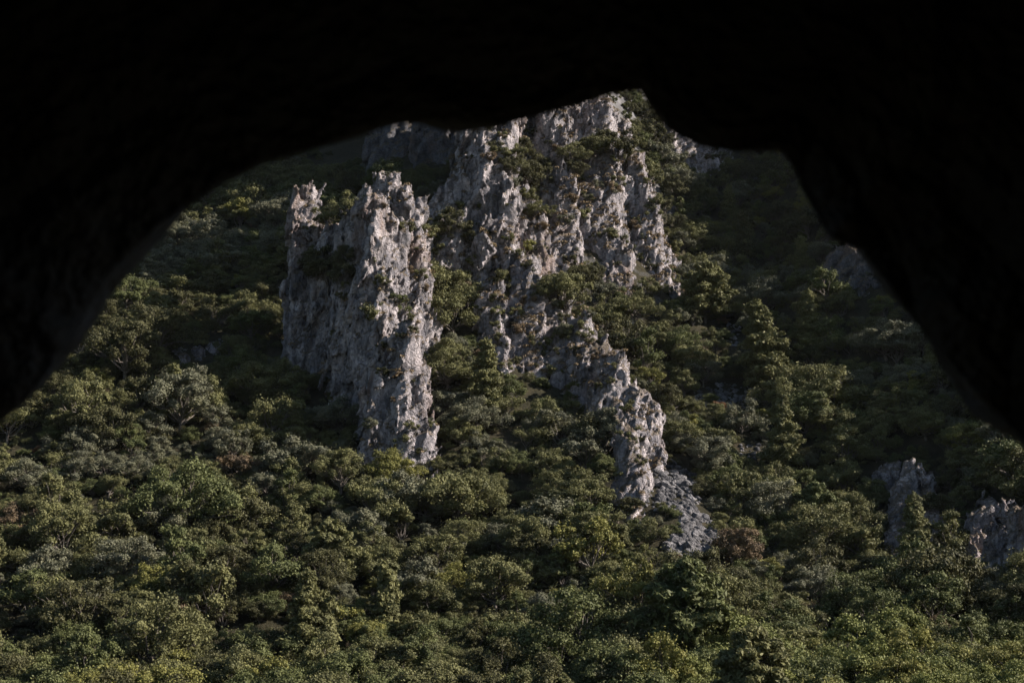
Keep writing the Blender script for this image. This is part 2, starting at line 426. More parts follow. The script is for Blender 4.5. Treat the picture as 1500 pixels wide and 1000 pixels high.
o = add_crag('ridge', 'limestone_ridge', [
    (884, 508, 880, 620, 14, 26, 4, 1.0, 20), (905, 524, 912, 650, 12, 26, 4, 1.0, 30), (934, 570, 934, 690, 14, 30, 4, 1.0, 30),
    (953, 600, 948, 690, 14, 26, 3, 1.0, 30), (925, 620, 922, 740, 17, 24, 4, 1.0, 20), (936, 675, 931, 755, 11, 17, 3, 1.0, 20), (872, 502, 876, 610, 22, 32, 4, .8, 20), (892, 520, 900, 640, 20, 32, 4, .8, 25),
    (895, 545, 930, 690, 19, 21, 24, 1.1, 20), (926, 655, 925, 750, 16, 17, 14, 1.1, 20)], h=.24, seed=3, rough=.7, block=2.0)
tag(o, 'narrow broken limestone rib stepping down right from the central crag to the scree', 'rock ridge')
o = add_crag('far_left', 'limestone_cliff', [
    (455, 218, 460, 246, 34, 44, 3, 1.0, 10), (510, 204, 515, 250, 34, 44, 3, 1.0, 10), (580, 168, 580, 245, 38, 52, 4, 1.0, 20),
    (635, 160, 640, 250, 34, 44, 4, 1.0, 20), (672, 165, 676, 240, 20, 26, 4, 1.0, 30)], h=.5, seed=4, mat=M_rock_shade)
tag(o, 'long blue-shadowed cliff band far behind at upper left, under the cave lip', 'rock cliff')
o = add_crag('summit', 'limestone_cliff', [
    (700, 0, 700, 240, 60, 80, 6, .8, 10, 10), (770, -60, 775, 240, 60, 80, 6, .8, 10, 12), (840, -40, 850, 200, 40, 60, 6, .8, 10, 12)], h=.7, seed=14, mat=M_rock_shade)  # unseen tops added above the lip to cast shade on the upper left
tag(o, 'bluish shaded cliff showing behind and between the crag tops under the cave lip', 'rock cliff')
o = add_crag('far_right', 'limestone_cliff', [
    (972, 150, 980, 228, 22, 36, 4, 1.0, 20), (1000, 180, 1004, 248, 22, 34, 4, 1.0, 20), (1024, 200, 1028, 258, 18, 30, 3, 1.0, 20),
    (1052, 208, 1052, 250, 16, 24, 3, 1.0, 20)], h=.36, seed=5)
tag(o, 'shadowed cliff behind the summit at right, its lower tip catching sun', 'rock cliff')
o = add_crag('right_small', 'limestone_cliff', [
    (1245, 366, 1245, 412, 22, 32, 2, 1.0, 10), (1268, 385, 1268, 425, 20, 32, 2, 1.0, 20)], h=.3, seed=6, mat=M_rock_shade)
tag(o, 'small shaded rock face on the dark right slope beside the cave edge', 'rock cliff')
o = add_crag('low_a', 'limestone_outcrop', [
    (1306, 686, 1308, 725, 20, 25, .5, 1.0, 20), (1336, 680, 1336, 770, 15, 21, 1, 1.0, 10), (1354, 702, 1352, 765, 19, 26, 1, 1.0, 30), (1324, 712, 1324, 775, 16, 24, 1, 1.0, 0),
    (1330, 748, 1330, 800, 20, 26, .5, 1.0, 15), (1320, 774, 1321, 822, 20, 24, .5, 1.0, 20), (1352, 764, 1352, 815, 20, 24, .5, 1.0, 35), (1322, 806, 1324, 850, 18, 22, .3, 1.0, 10), (1366, 748, 1366, 806, 14, 20, .5, 1.0, 10),
    (1322, 705, 1326, 835, 15, 19, 16, 1.0, 10)], h=.2, seed=7, rough=.75, block=1.9, crack=1.8, rib=.55)
tag(o, 'narrow stacked outcrop of rounded blocks in shade at lower right', 'rock outcrop')
o = add_crag('low_b', 'limestone_outcrop', [
    (1455, 728, 1455, 770, 15, 22, .5, 1.0, 20), (1446, 748, 1448, 805, 20, 28, 1, 1.0, 30), (1474, 738, 1476, 805, 20, 28, 1, 1.0, 10), (1438, 780, 1438, 840, 18, 24, .5, 1.0, 20),
    (1462, 786, 1462, 850, 22, 28, .5, 1.0, 35), (1490, 741, 1492, 845, 20, 28, 1, 1.0, 10), (1482, 774, 1484, 850, 18, 26, .5, 1.0, 25), (1520, 736, 1522, 850, 24, 34, 1, 1.0, 10), (1432, 750, 1432, 805, 14, 20, .3, 1, 10),
    (1450, 745, 1450, 845, 26, 30, 13, 1.2, 10), (1492, 745, 1495, 845, 30, 34, 14, 1.2, 10)], h=.2, seed=8, rough=.75, block=1.9, crack=1.8, rib=.55)
tag(o, 'fractured grey outcrop at the right edge, partly sunlit', 'rock outcrop')
o = add_crag('slab', 'limestone_slab', [
    (268, 518, 268, 538, 9, 12, .5, 1.5, 20), (290, 508, 290, 530, 10, 12, .5, 1.5, 20), (312, 501, 312, 521, 9, 11, .5, 1.5, 20)], h=.22, seed=9, rough=.3, block=1.5)
tag(o, 'small pale slanting slab among the trees left of the spire', 'rock slab')
print('crags', round(time.time() - T0, 1), [(k, len(v[1])) for k, v in CR.items()])

# one ray caster for everything solid
bvhs = {}
for k, (o, V) in CR.items():
    bvhs[k] = BVHTree.FromPolygons([tuple(v) for v in V], [tuple(p_.vertices) for p_ in o.data.polygons])
bv_hill = BVHTree.FromPolygons([tuple(v) for v in np.stack([GX, GY, GZ], -1).reshape(-1, 3)], F.tolist())
def cast(u, v, only=None):
    d = Vector(P(u, v, 1.0)).normalized(); best = None
    for k, b_ in list(bvhs.items()) + [('hill', bv_hill)]:
        if only and k not in only: continue
        l, nrm, i_, dist = b_.ray_cast(Vector((0, 0, 0)), d)
        if l is not None and (best is None or dist < best[2]): best = (l, nrm, dist, k)
    return best
def in_rock(x, y, z):
    """how far this point is inside or near any crag: count of hits straight up"""
    for k, b_ in bvhs.items():
        l, nrm, i_, dist = b_.ray_cast(Vector((x, y, z + .3)), Vector((0, 0, 1)))
        if l is not None and nrm.z > 0: return True
        l, nrm, i_, dist = b_.find_nearest(Vector((x, y, z + 1.0)), 1.0)
        if l is not None: return True
    return False
def occluded(p):
    d = Vector(p); L_ = d.length; d.normalize()
    for k, b_ in list(bvhs.items()) + [('hill', bv_hill)]:
        l, nrm, i_, dist = b_.ray_cast(Vector((0, 0, 0)), d, L_ - 1.5)
        if l is not None: return True
    return False

# ------------------------------------------------------------------ cave: the rock chamber the camera stands in, and the cliff its mouth opens from
MOUTH = [(-260,760),(-180,700),(-90,655),(0,612),(38,582),(66,548),(92,505),(120,452),(148,408),(185,372),(228,332),(275,298),(330,262),(388,236),(450,218),
         (515,199),(565,181),(615,173),(675,180),(728,180),(785,165),(845,150),(895,134),(938,126),(954,152),(984,186),(1028,210),
         (1078,220),(1142,218),(1163,244),(1188,298),(1218,348),(1262,364),(1288,398),(1330,455),(1378,518),(1438,582),(1500,642),
         (1570,720),(1630,860),(1640,1050),(1590,1240),(1300,1330),(750,1360),(200,1330),(-180,1240),(-300,1050),(-310,880)]
MD = 4.2
mp = np.array([P(u, v, MD) for u, v in MOUTH])
cen = P(720, 760, MD)
Q = []
for k in range(len(mp)):
    a, b = mp[k], mp[(k + 1) % len(mp)]
    for t in range(8): Q.append(a + (b - a) * t / 8)
Q = np.array(Q); NQ = len(Q)
rings = []
def ring(scale, y, rough_, seed, flat_floor=None):
    R = cen + (Q - cen) * scale; R[:, 1] = y
    nn = np.stack([pn(R.astype(np.float32), .9, seed + 40 + k) for k in range(3)], 1) + .4 * np.stack([pn(R.astype(np.float32), .3, seed + 50 + k) for k in range(3)], 1)
    R = R + nn * rough_
    if flat_floor is not None: R[:, 2] = np.maximum(R[:, 2], flat_floor)
    return R
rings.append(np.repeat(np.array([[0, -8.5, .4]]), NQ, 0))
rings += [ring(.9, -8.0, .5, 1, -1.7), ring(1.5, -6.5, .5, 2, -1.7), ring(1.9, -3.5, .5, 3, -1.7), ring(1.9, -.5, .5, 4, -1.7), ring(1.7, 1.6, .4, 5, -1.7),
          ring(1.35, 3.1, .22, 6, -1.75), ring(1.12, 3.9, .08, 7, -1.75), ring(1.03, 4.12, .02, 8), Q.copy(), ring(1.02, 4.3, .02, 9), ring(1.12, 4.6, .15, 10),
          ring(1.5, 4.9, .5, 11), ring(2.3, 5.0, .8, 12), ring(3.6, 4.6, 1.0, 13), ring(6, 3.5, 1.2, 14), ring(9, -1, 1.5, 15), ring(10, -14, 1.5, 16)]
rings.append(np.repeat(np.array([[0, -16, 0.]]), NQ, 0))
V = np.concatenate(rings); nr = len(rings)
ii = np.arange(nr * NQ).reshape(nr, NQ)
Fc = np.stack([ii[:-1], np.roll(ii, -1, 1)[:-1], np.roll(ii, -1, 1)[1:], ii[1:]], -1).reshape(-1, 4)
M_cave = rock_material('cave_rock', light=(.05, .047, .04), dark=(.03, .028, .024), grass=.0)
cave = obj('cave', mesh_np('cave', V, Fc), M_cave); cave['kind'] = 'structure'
# the mountain on the camera's side, below and around the cave
fx = np.linspace(-260, 260, 60); fy = np.linspace(-120, 24, 40)
FX, FY = np.meshgrid(fx, fy, indexing='ij')
FZ = np.where(FY > 3, -30 + 4 * (FY < 8), -3.5)
FZ = -30 + 26 * np.clip((7.5 - FY) / 4, 0, 1) + 40 * np.clip((-18 - FY) / 60, 0, 1)
i2 = np.arange(FX.size).reshape(FX.shape)
F2 = np.stack([i2[:-1, :-1], i2[1:, :-1], i2[1:, 1:], i2[:-1, 1:]], -1).reshape(-1, 4)
near = obj('near_slope', mesh_np('near_slope', np.stack([FX, FY, FZ - 1.2], -1).reshape(-1, 3), F2), M_ground); near['kind'] = 'structure'

# ------------------------------------------------------------------ trees
def limb(a, b, ra, rb, bend=.15, seg=4, sides=5, rs=None):
    a = np.array(a, float); b = np.array(b, float); L_ = np.linalg.norm(b - a)
    off = rs.normal(size=3) * bend * L_
    ring_ = []
    for s in range(seg + 1):
        t = s / seg; c = a + (b - a) * t + off * math.sin(t * math.pi) * .5
        r = ra + (rb - ra) * t
        dv = (b - a) / L_; q = np.cross(dv, [0.3, .9, .2]); q /= np.linalg.norm(q); q2 = np.cross(dv, q)
        ring_.append([c + r * (math.cos(2 * math.pi * k / sides) * q + math.sin(2 * math.pi * k / sides) * q2) for k in range(sides)])
    V = np.array(ring_).reshape(-1, 3); Fs = []
    for s in range(seg):
        for k in range(sides):
            Fs.append((s * sides + k, s * sides + (k + 1) % sides, (s + 1) * sides + (k + 1) % sides, (s + 1) * sides + k))
    return V, np.array(Fs)
def merge(parts):
    Vs, Fs, n_ = [], [], 0
    for V, F_ in parts:
        Vs.append(V); Fs.append(F_ + n_); n_ += len(V)
    return np.concatenate(Vs), np.concatenate(Fs)
def leaves(pts, nrm, size, rs, aspect=1.6, jit=.7):
    """one small kite per leaf cluster"""
    n_ = len(pts)
    d = nrm + rs.normal(size=(n_, 3)) * jit; d /= np.linalg.norm(d, axis=1)[:, None] + 1e-9
    t = np.cross(d, rs.normal(size=(n_, 3))); t /= np.linalg.norm(t, axis=1)[:, None] + 1e-9
    b = np.cross(d, t)
    s = size * rs.uniform(.6, 1.35, n_)[:, None]
    V = np.stack([pts - t * s * aspect * .5, pts + b * s * .5, pts + t * s * aspect * .5 + d * s * .15, pts - b * s * .5], 1).reshape(-1, 3)
    F_ = np.arange(4 * n_).reshape(-1, 4)
    return V, F_
def sph(n_, rs):
    v = rs.normal(size=(n_, 3)); return v / np.linalg.norm(v, axis=1)[:, None]

def broadleaf(seed, R=3.2, H=3.2, z0=2.0, lobes=16, sub=10, per=92, leaf=.14, holes=0, droop=0.0):
    rs = np.random.default_rng(seed)
    Lp, trunk = [], []
    cz = z0 + H * .45
    k = 0; centres = []
    while len(centres) < lobes and k < 4000:
        k += 1
        d = sph(1, rs)[0]
        if d[2] < -.5: continue
        c = np.array([d[0] * R * .70, d[1] * R * .70, cz + d[2] * H * .56])
        c += rs.normal(size=3) * .22 * R * np.array([1, 1, .5])
        r = R * rs.uniform(.24, .42)
        if all(np.linalg.norm(c - c2) > .5 * (r + r2) for c2, r2 in centres): centres.append((c, r))
    pts, nr_ = [], []
    top = np.array([rs.normal() * .25, rs.normal() * .25, z0 * .75])
    trunk.append(limb((0, 0, -1.2), top, .24 * R / 3, .15 * R / 3, .12, 5, 7, rs))
    for c, r in centres:
        base = top + np.array([0, 0, rs.uniform(-.4, .3)])
        mid = base + (c - base) * .55
        trunk.append(limb(base, mid, .085 * R / 3, .055 * R / 3, .25, 3, 5, rs))
        for _ in range(2):
            trunk.append(limb(mid, c + sph(1, rs)[0] * r * .5, .05 * R / 3, .02, .25, 2, 4, rs))
        for j in range(sub):
            d = sph(1, rs)[0]; d[2] = abs(d[2]) * .8 - .12
            sc_ = c + d * r * rs.uniform(.4, .98) - np.array([0, 0, droop * r])
            sr = r * rs.uniform(.22, .52) * np.array([1, 1, 1]).mean()
            q = sph(per, rs); q = q[q[:, 2] > -.55]
            rad = sr * (rs.uniform(.2, 1.25, len(q)) ** .5)
            pts.append(sc_ + q * rad[:, None] * np.array([1.0, 1.0, .95])); nr_.append(q * np.array([1, 1, 1.2]) + (d * .5))
        q = sph(int(per * 1.6), rs)
        pts.append(c + q * r * .66); nr_.append(q)
    # loose sprigs around the outline
    q = sph(1100, rs); q = q[q[:, 2] > -.1]
    sel = [centres[i] for i in rs.integers(0, len(centres), len(q))]
    pts.append(np.array([c for c, r in sel]) + q * np.array([r for c, r in sel])[:, None] * rs.uniform(.85, 1.4, len(q))[:, None] * .98); nr_.append(q)
    V, F_ = leaves(np.concatenate(pts), np.concatenate(nr_), leaf, rs)
    tv, tf = merge(trunk)
    return mesh_np('crown', V, F_), mesh_np('trunk', tv, tf, True)
def pine(seed, H=11.0, R=3.4, flat=.25, pointed=1.0, leaf=.17, whorls=24):
    rs = np.random.default_rng(seed)
    trunk = [limb((0, 0, -1), (rs.normal() * .4, rs.normal() * .4, H * .96), .26, .05, .03, 8, 7, rs)]
    pts, nr_ = [], []
    for k in range(whorls):
        t = (k + .6) / whorls
        z = H * (.16 + .84 * t)
        Rr = R * ((1 - t) ** (.75 * pointed) * (.75 + .25 * math.sin(k * 2.3)) + .08) if pointed > .5 else R * math.sin(math.pi * (0.22 + .74 * t)) ** .8
        nb = rs.integers(5, 8)
        for j in range(nb):
            a = rs.uniform(0, 6.283); L_ = Rr * rs.uniform(.6, 1.15)
            e = np.array([math.cos(a) * L_, math.sin(a) * L_, z + L_ * rs.uniform(-.05, .28)])
            trunk.append(limb((0, 0, z), e, .06, .015, .12, 3, 4, rs))
            nt_ = max(3, int(L_ * 3.2))
            for s in range(nt_):
                f = .35 + .7 * (s + rs.uniform(0, .8)) / nt_
                c = np.array([0, 0, z]) + (e - np.array([0, 0, z])) * f + rs.normal(size=3) * np.array([.3, .3, .12])
                r = rs.uniform(.36, .7) * (1.15 - .6 * t)
                q = sph(50, rs)
                pts.append(c + q * r * np.array([1.1, 1.1, .7]) * rs.uniform(.5, 1.1, (len(q), 1))); nr_.append(q + np.array([0, 0, .4]))
    q = sph(60, rs); pts.append(np.array([0, 0, H]) + q * np.array([.3, .3, .6])); nr_.append(q)
    V, F_ = leaves(np.concatenate(pts), np.concatenate(nr_), leaf, rs, 2.6, .6)
    tv, tf = merge(trunk)
    return mesh_np('crown', V, F_), mesh_np('trunk', tv, tf, True)

VAR = []          # (crown mesh, trunk mesh, form word, crown radius, height)
for i_, (R, H, z0, lb, sb, lf, wd) in enumerate([
        (3.2, 3.2, 1.6, 17, 10, .135, 'rounded'), (3.6, 2.6, 1.3, 20, 10, .135, 'spreading'), (2.7, 3.8, 1.7, 16, 10, .135, 'upright'), (3.0, 3.0, 1.1, 16, 10, .13, 'bushy'),
        (4.0, 3.2, 1.7, 25, 10, .135, 'wide'), (2.3, 2.6, 1.0, 12, 10, .125, 'small-crowned'), (3.3, 4.2, 1.5, 22, 10, .135, 'tall domed'), (2.9, 2.4, .8, 14, 10, .13, 'low'),
        (1.9, 5.0, 1.0, 13, 10, .13, 'narrow'), (3.3, 3.0, 1.8, 9, 8, .13, 'open-limbed'), (2.6, 4.6, .8, 11, 9, .15, 'ragged'), (3.5, 3.6, 1.6, 30, 7, .12, 'dense')]):
    cm, tm = broadleaf(200 + i_, R, H, z0, lb, sub=sb, leaf=lf)
    VAR.append((cm, tm, wd, R, z0 + H))
NEARV = []
for i_, (R, H, z0, lb) in enumerate([(3.6, 4.0, 2.0, 20), (4.2, 3.4, 2.0, 24), (3.0, 4.4, 1.8, 17), (3.8, 3.0, 1.2, 20)]):
    cm, tm = broadleaf(300 + i_, R, H, z0, lb, sub=11, per=90, leaf=.15, droop=.25)
    NEARV.append((cm, tm, ['vine-draped', 'broad leafy', 'upright leafy', 'tangled'][i_], R, z0 + H))
PINES = []
for i_, (H, R, pt) in enumerate([(11, 2.9, 1.0), (8.5, 3.4, .4), (7, 1.7, 1.1)]):
    cm, tm = pine(400 + i_, H, R, pointed=pt); PINES.append((cm, tm, ['conical', 'broad layered', 'slim'][i_], R, H))
SHR = []
for i_ in range(4):
    cm, tm = broadleaf(500 + i_, 1.3, 1.3, .35, 7, 6, 60, leaf=.11); SHR.append((cm, tm, 'shrub', 1.3, 1.6))
print('tree meshes', round(time.time() - T0, 1), [len(v[0].polygons) for v in VAR + NEARV + PINES + SHR])

def plant(name, cat, var, pos, s, rz, tint, tilt=(0, 0)):
    r = bpy.data.objects.new(name, None); C.objects.link(r)
    r.empty_display_size = .5
    r.location = pos; r.rotation_euler = (tilt[0], tilt[1], rz); r.scale = s if hasattr(s, '__len__') else (s, s, s)
    cr = bpy.data.objects.new('crown', var[0]); C.objects.link(cr); cr.parent = r
    tr = bpy.data.objects.new('trunk', var[1]); C.objects.link(tr); tr.parent = r
    if not var[0].materials: var[0].materials.append(TINTS['olive green'])
    if not var[1].materials: var[1].materials.append(M_bark)
    cr.material_slots[0].link = 'OBJECT'; cr.material_slots[0].material = TINTS[tint]
    r['category'] = cat
    return r

def inpoly(u, v, poly):
    c = False; n_ = len(poly); j = n_ - 1
    for i in range(n_):
        xi, yi = poly[i]; xj, yj = poly[j]
        if (yi > v) != (yj > v) and u < (xj - xi) * (v - yi) / (yj - yi + 1e-9) + xi: c = not c
        j = i
    return c
SCREE = [[(945,690),(985,680),(1035,700),(1020,745),(1045,770),(1052,800),(1038,822),(985,822),(975,800),(1000,775),(985,752),(945,745),(938,720)],
         [(1015,575),(1060,560),(1110,570),(1105,598),(1060,602),(1015,592)],
         [(1082,652),(1112,652),(1112,672),(1085,674)],
         [(1065,470),(1085,480),(1080,512),(1062,500)],
         [(255,512),(330,496),(332,515),(262,545)],[(718,540),(732,540),(735,580),(720,582)],[(998,610),(1012,610),(1012,624),(998,624)]]

PROT = SCREE[:6] + [[(1296,690),(1366,695),(1362,812),(1306,812)],[(1432,740),(1510,728),(1510,822),(1432,820)],[(530,560),(632,560),(636,680),(545,672)],
        [(905,570),(955,600),(950,690),(935,735),(912,725),(900,650)],[(255,500),(330,492),(332,515),(262,545)],[(1215,362),(1300,362),(1300,425),(1225,420)],[(420,420),(520,420),(520,560),(430,540)],
        [(985,205),(1060,215),(1055,250),(1005,250)],[(440,205),(690,170),(690,245),(600,250),(450,245)]]
def blocks(x, y, z, h_, r_):
    for fz in (.2, .5, .8, 1.0):
        for fx_ in (-.75, -.4, 0, .4, .75):
            u, v, _ = proj(np.array([x + fx_ * r_, y, z + fz * h_]))
            if any(inpoly(u, v, q) for q in (PROT if abs(fx_) < .5 and fz < .95 else PROT[:2])): return True
    return False
trees = []      # dicts
taken = []
def add_tree(u, v, wpx, tint, kind='oak', var=None, label=None, near=False):
    """crown centre at pixel (u,v), crown about wpx wide"""
    vs = {'oak': VAR, 'near': NEARV, 'pine': PINES, 'shrub': SHR}[kind]
    va = vs[var if var is not None else rng.integers(len(vs))]
    d = hit(u, v, va[4] * .45); s = 1.0
    for _ in range(3):
        R = wpx / 2 / FPX * d; s = R / va[3]
        d = hit(u, v, va[4] * s * .62)
    p = P(u, v, d); x, y = p[0], p[1]
    if kind == 'pine': s = wpx / 2 / FPX * d / va[3]
    trees.append(dict(x=x, y=y, z=float(bilinear(np.array([x]), np.array([y]))[0]), s=s, var=va, tint=tint, kind=kind, fixed=True, label=label))
    taken.append((x, y, va[3] * s))

# trees the photograph singles out: pixel of the crown's middle, width, colour
for t in [
    (1032, 418, 76, 'olive green', 'pine', 1, 'broad layered pine at the right foot of the central crag'),
    (1128, 488, 82, 'olive green', 'pine', 0, 'tall conical sunlit pine standing on the right slope'),
    (1092, 345, 34, 'dark green', 'pine', 2, 'slim pine with thin pointed top high on the dark right slope'),
    (1175, 370, 24, 'olive green', 'pine', 2, 'small pale-topped pine alone on the shaded right slope'),
    (1340, 560, 22, 'yellow-green', 'pine', 2, 'tiny bright-tipped pine near the right cave edge'),
    (1362, 518, 22, 'olive green', 'pine', 2, 'little pine touching the right cave edge, highest on that side'),
    (1150, 630, 60, 'olive green', 'pine', 0, 'leaning slender pine in the middle of the right slope'),
    (1010, 900, 128, 'mid green', 'pine', 1, 'wide feathery pine low right of centre with sweeping boughs'),
    (1195, 745, 70, 'mid green', 'pine', 1, 'dense pine right of the scree above the lower outcrops'),
    (850, 928, 190, 'mid green', 'near', 1, None), (1005, 930, 120, 'dark green', 'near', 2, None),
    (1080, 940, 130, 'bright green', 'near', 0, None), (1180, 950, 120, 'bright green', 'near', 3, None), (1320, 930, 120, 'bright green', 'near', 0, None),
    (1240, 965, 110, 'bright green', 'near', 2, None), (1400, 960, 120, 'bright green', 'near', 1, None), (1375, 930, 70, 'brownish', 'near', 2, None), (1190, 900, 60, 'brownish', 'near', 3, None),
    (1480, 965, 110, 'bright green', 'near', 3, None), (1110, 1000, 120, 'bright green', 'near', 1, None),
    (262, 975, 92, 'yellow-green', 'near', 0, 'bright yellow-green bush at the bottom edge left of centre'),
    (165, 965, 90, 'mid green', 'near', 1, None), (370, 970, 90, 'mid green', 'near', 2, None), (20, 975, 90, 'mid green', 'near', 3, None),
    (470, 965, 90, 'mid green', 'near', 0, None), (560, 975, 90, 'mid green', 'near', 1, None), (660, 970, 90, 'mid green', 'near', 3, None),
    (25, 765, 80, 'brownish', 'oak', 3, 'brown autumn-tinted tree at the left edge'),
    (180, 592, 32, 'rust-red', 'oak', 5, 'small rust-red tree among green crowns on the left slope'),
    (52, 658, 16, 'rust-red', 'shrub', 0, 'tiny orange bush near the left cave edge'),
    (527, 764, 34, 'rust-red', 'shrub', 1, 'reddish-brown dead bush among green trees below the spire'),
    (985, 822, 30, 'rust-red', 'shrub', 2, 'orange shrub at the bottom of the scree'),
    (1055, 594, 22, 'rust-red', 'shrub', 3, 'small orange shrub beside the upper scree patch'),
    (245, 758, 110, 'grey-green', 'oak', 4, 'wide silvery grey-green tree in the lower left'),
    (40, 695, 90, 'grey-green', 'oak', 4, None), (620, 735, 90, 'grey-green', 'oak', 0, 'silvery domed tree just under the spire foot'),
    (540, 718, 76, 'olive green', 'oak', 1, None), (430, 715, 80, 'olive green', 'oak', 0, None), (360, 640, 82, 'olive green', 'oak', 4, None),
    (300, 590, 80, 'olive green', 'oak', 3, None), (800, 890, 80, 'grey-green', 'oak', 1, 'pale grey flat-topped tree in the lower middle'), (880, 895, 60, 'grey-green', 'oak', 3, None),
    (710, 735, 90, 'olive green', 'oak', 4, None), (860, 720, 100, 'olive green', 'oak', 4, None), (950, 782, 62, 'olive green', 'oak', 0, None), (905, 790, 60, 'olive green', 'oak', 3, None),
    (1082, 722, 84, 'olive green', 'oak', 6, 'large domed olive tree immediately right of the scree'), (1140, 700, 70, 'olive green', 'oak', 3, None), (1085, 840, 56, 'mid green', 'oak', 0, None),
    (1190, 855, 110, 'grey-green', 'oak', 4, None), (1380, 860, 90, 'grey-green', 'oak', 1, None), (1470, 865, 80, 'grey-green', 'oak', 0, None),
    (1090, 615, 70, 'grey-green', 'oak', 3, None), (1050, 640, 60, 'olive green', 'oak', 5, None), (1260, 765, 70, 'olive green', 'oak', 0, None),
    (680, 445, 76, 'olive green', 'oak', 0, 'rounded tree filling the gully between spire and central crag'), (655, 520, 80, 'olive green', 'oak', 6, None),
    (700, 560, 70, 'olive green', 'oak', 1, None), (750, 575, 60, 'mid green', 'oak', 0, None), (650, 600, 80, 'grey-green', 'oak', 1, None), (800, 610, 70, 'olive green', 'oak', 3, None),
    (930, 455, 70, 'olive green', 'oak', 4, None), (890, 455, 60, 'olive green', 'oak', 3, None), (960, 500, 70, 'olive green', 'oak', 0, None), (1010, 530, 80, 'olive green', 'oak', 1, None),
    (160, 425, 60, 'olive green', 'oak', 3, None), (215, 410, 60, 'grey-green', 'oak', 0, None), (265, 420, 60, 'olive green', 'oak', 5, None), (240, 470, 70, 'olive green', 'oak', 0, None),
    (180, 500, 60, 'yellow-green', 'oak', 2, None), (130, 560, 70, 'olive green', 'oak', 0, None), (220, 540, 76, 'dark green', 'oak', 4, None),
    (945, 422, 50, 'olive green', 'oak', 0, None), (656, 345, 48, 'dark green', 'oak', 3, None), (668, 378, 50, 'olive green', 'oak', 0, None), (652, 405, 50, 'dark green', 'oak', 9, None), (648, 375, 40, 'mid green', 'oak', 5, None), (700, 470, 44, 'olive green', 'oak', 3, None), (905, 440, 44, 'mid green', 'oak', 3, None),
    (620, 265, 56, 'mid green', 'oak', 1, 'solitary tree on the saddle behind the spire top'),
]:
    u, v, wpx, tint, kind, var, lab = t
    if kind in ('oak', 'near'): wpx *= .8
    add_tree(u, v, wpx, tint, kind, var, lab)

# the rest of the wood: jittered grid over the hillside
tn = list(TINTS)
def pick_tint(x, y, u, v):
    k = pn(np.array([[x, y, 0]], np.float32), 22, 61)[0] + rng.normal() * .25
    r = rng.random()
    if r < .008: return 'brownish'
    if r < .045: return 'yellow-green'
    if v > 955 and u > 985: return 'bright green' if r < .5 else ('yellow-green' if r < .8 else 'mid green')
    if v > 880: return 'mid green' if r < .5 else ('dark green' if r < .66 else 'olive green')
    if k < -.22: return 'dark green'
    if k < .08: return 'mid green' if r > .6 else 'olive green'
    if k < .3: return 'olive green'
    return 'grey-green'
LIPPOLY = MOUTH
ST = 2.65
cand = []
for x in np.arange(-115, 105, ST):
    for y in np.arange(78, 350, ST):
        cand.append((x + rng.uniform(-.5, .5) * ST, y + rng.uniform(-.5, .5) * ST))
cand = np.array(cand); cz = bilinear(cand[:, 0], cand[:, 1])
gxz = (bilinear(cand[:, 0] + 1, cand[:, 1]) - bilinear(cand[:, 0] - 1, cand[:, 1])) / 2
gyz = (bilinear(cand[:, 0], cand[:, 1] + 1) - bilinear(cand[:, 0], cand[:, 1] - 1)) / 2
U_, V_, Fd = proj(np.stack([cand[:, 0], cand[:, 1], cz + 3], 1))
for (x, y), z, u, v, sx_, sy_ in zip(cand, cz, U_, V_, gxz, gyz):
    if u < -140 or u > 1640 or v > 1110 or v < 40: continue
    sl = math.hypot(sx_, sy_)
    if sl > 3.2 and rng.random() < .5: continue
    if any((x - a) ** 2 + (y - b) ** 2 < (r_ * .6 + .6) ** 2 for a, b, r_ in taken): continue
    if in_rock(x, y, z): continue
    if 690 < u < (975 if v > 260 else 915) and 100 < v < 545 and not (v > 385 and u > 850): continue
    near_ = y < 112 + (u - 750) * -.012
    vs = NEARV if (near_ and rng.random() < .8) else VAR
    va = vs[rng.integers(len(vs))]
    s = float(np.clip(.54 * math.exp(rng.normal() * .38), .25, 1.25))
    if rng.random() < .06: continue
    if v > 955:
        va = NEARV[rng.integers(4)]; s = rng.uniform(.45, .8)
    if blocks(x, y, z, va[4] * s, va[3] * s):
        va = VAR[7]; s = .5
        if blocks(x, y, z, va[4] * s, va[3] * s): continue
    tint = pick_tint(x, y, u, v)
    if rng.random() < .012 and v > 300: va = PINES[rng.integers(3)]; s = rng.uniform(.6, .9); tint = 'olive green'
    kind = 'pine' if va in PINES else 'oak'
    trees.append(dict(x=x, y=y, z=z, s=s, var=va, tint=tint, kind=kind, fixed=False, label=None))
print('trees', len(trees), round(time.time() - T0, 1))

# how large each shows
for t in trees:
    hgt = t['var'][4] * t['s']
    c = np.array([t['x'], t['y'], t['z'] + hgt * .7])
    u, v, f = proj(c); t['u'], t['v'] = float(u), float(v)
    t['px'] = t['var'][3] * t['s'] / f * FPX
    vis = inpoly(t['u'], t['v'], LIPPOLY) and -10 < t['u'] < 1510 and t['v'] < 1005
    t['vis'] = vis and not occluded(c + np.array([0, 0, hgt * .2]))
    t['rank'] = (1e6 if t['fixed'] else 0) + t['px'] if t['vis'] else -1
oaks = sorted([t for t in trees if t['kind'] != 'pine'], key=lambda t: -t['rank'])
ind = [t for t in oaks[:300] if t['rank'] > 0] + [t for t in trees if t['kind'] == 'pine' and t['vis']]
indset = set(id(t) for t in ind)
rest = [t for t in trees if id(t) not in indset]

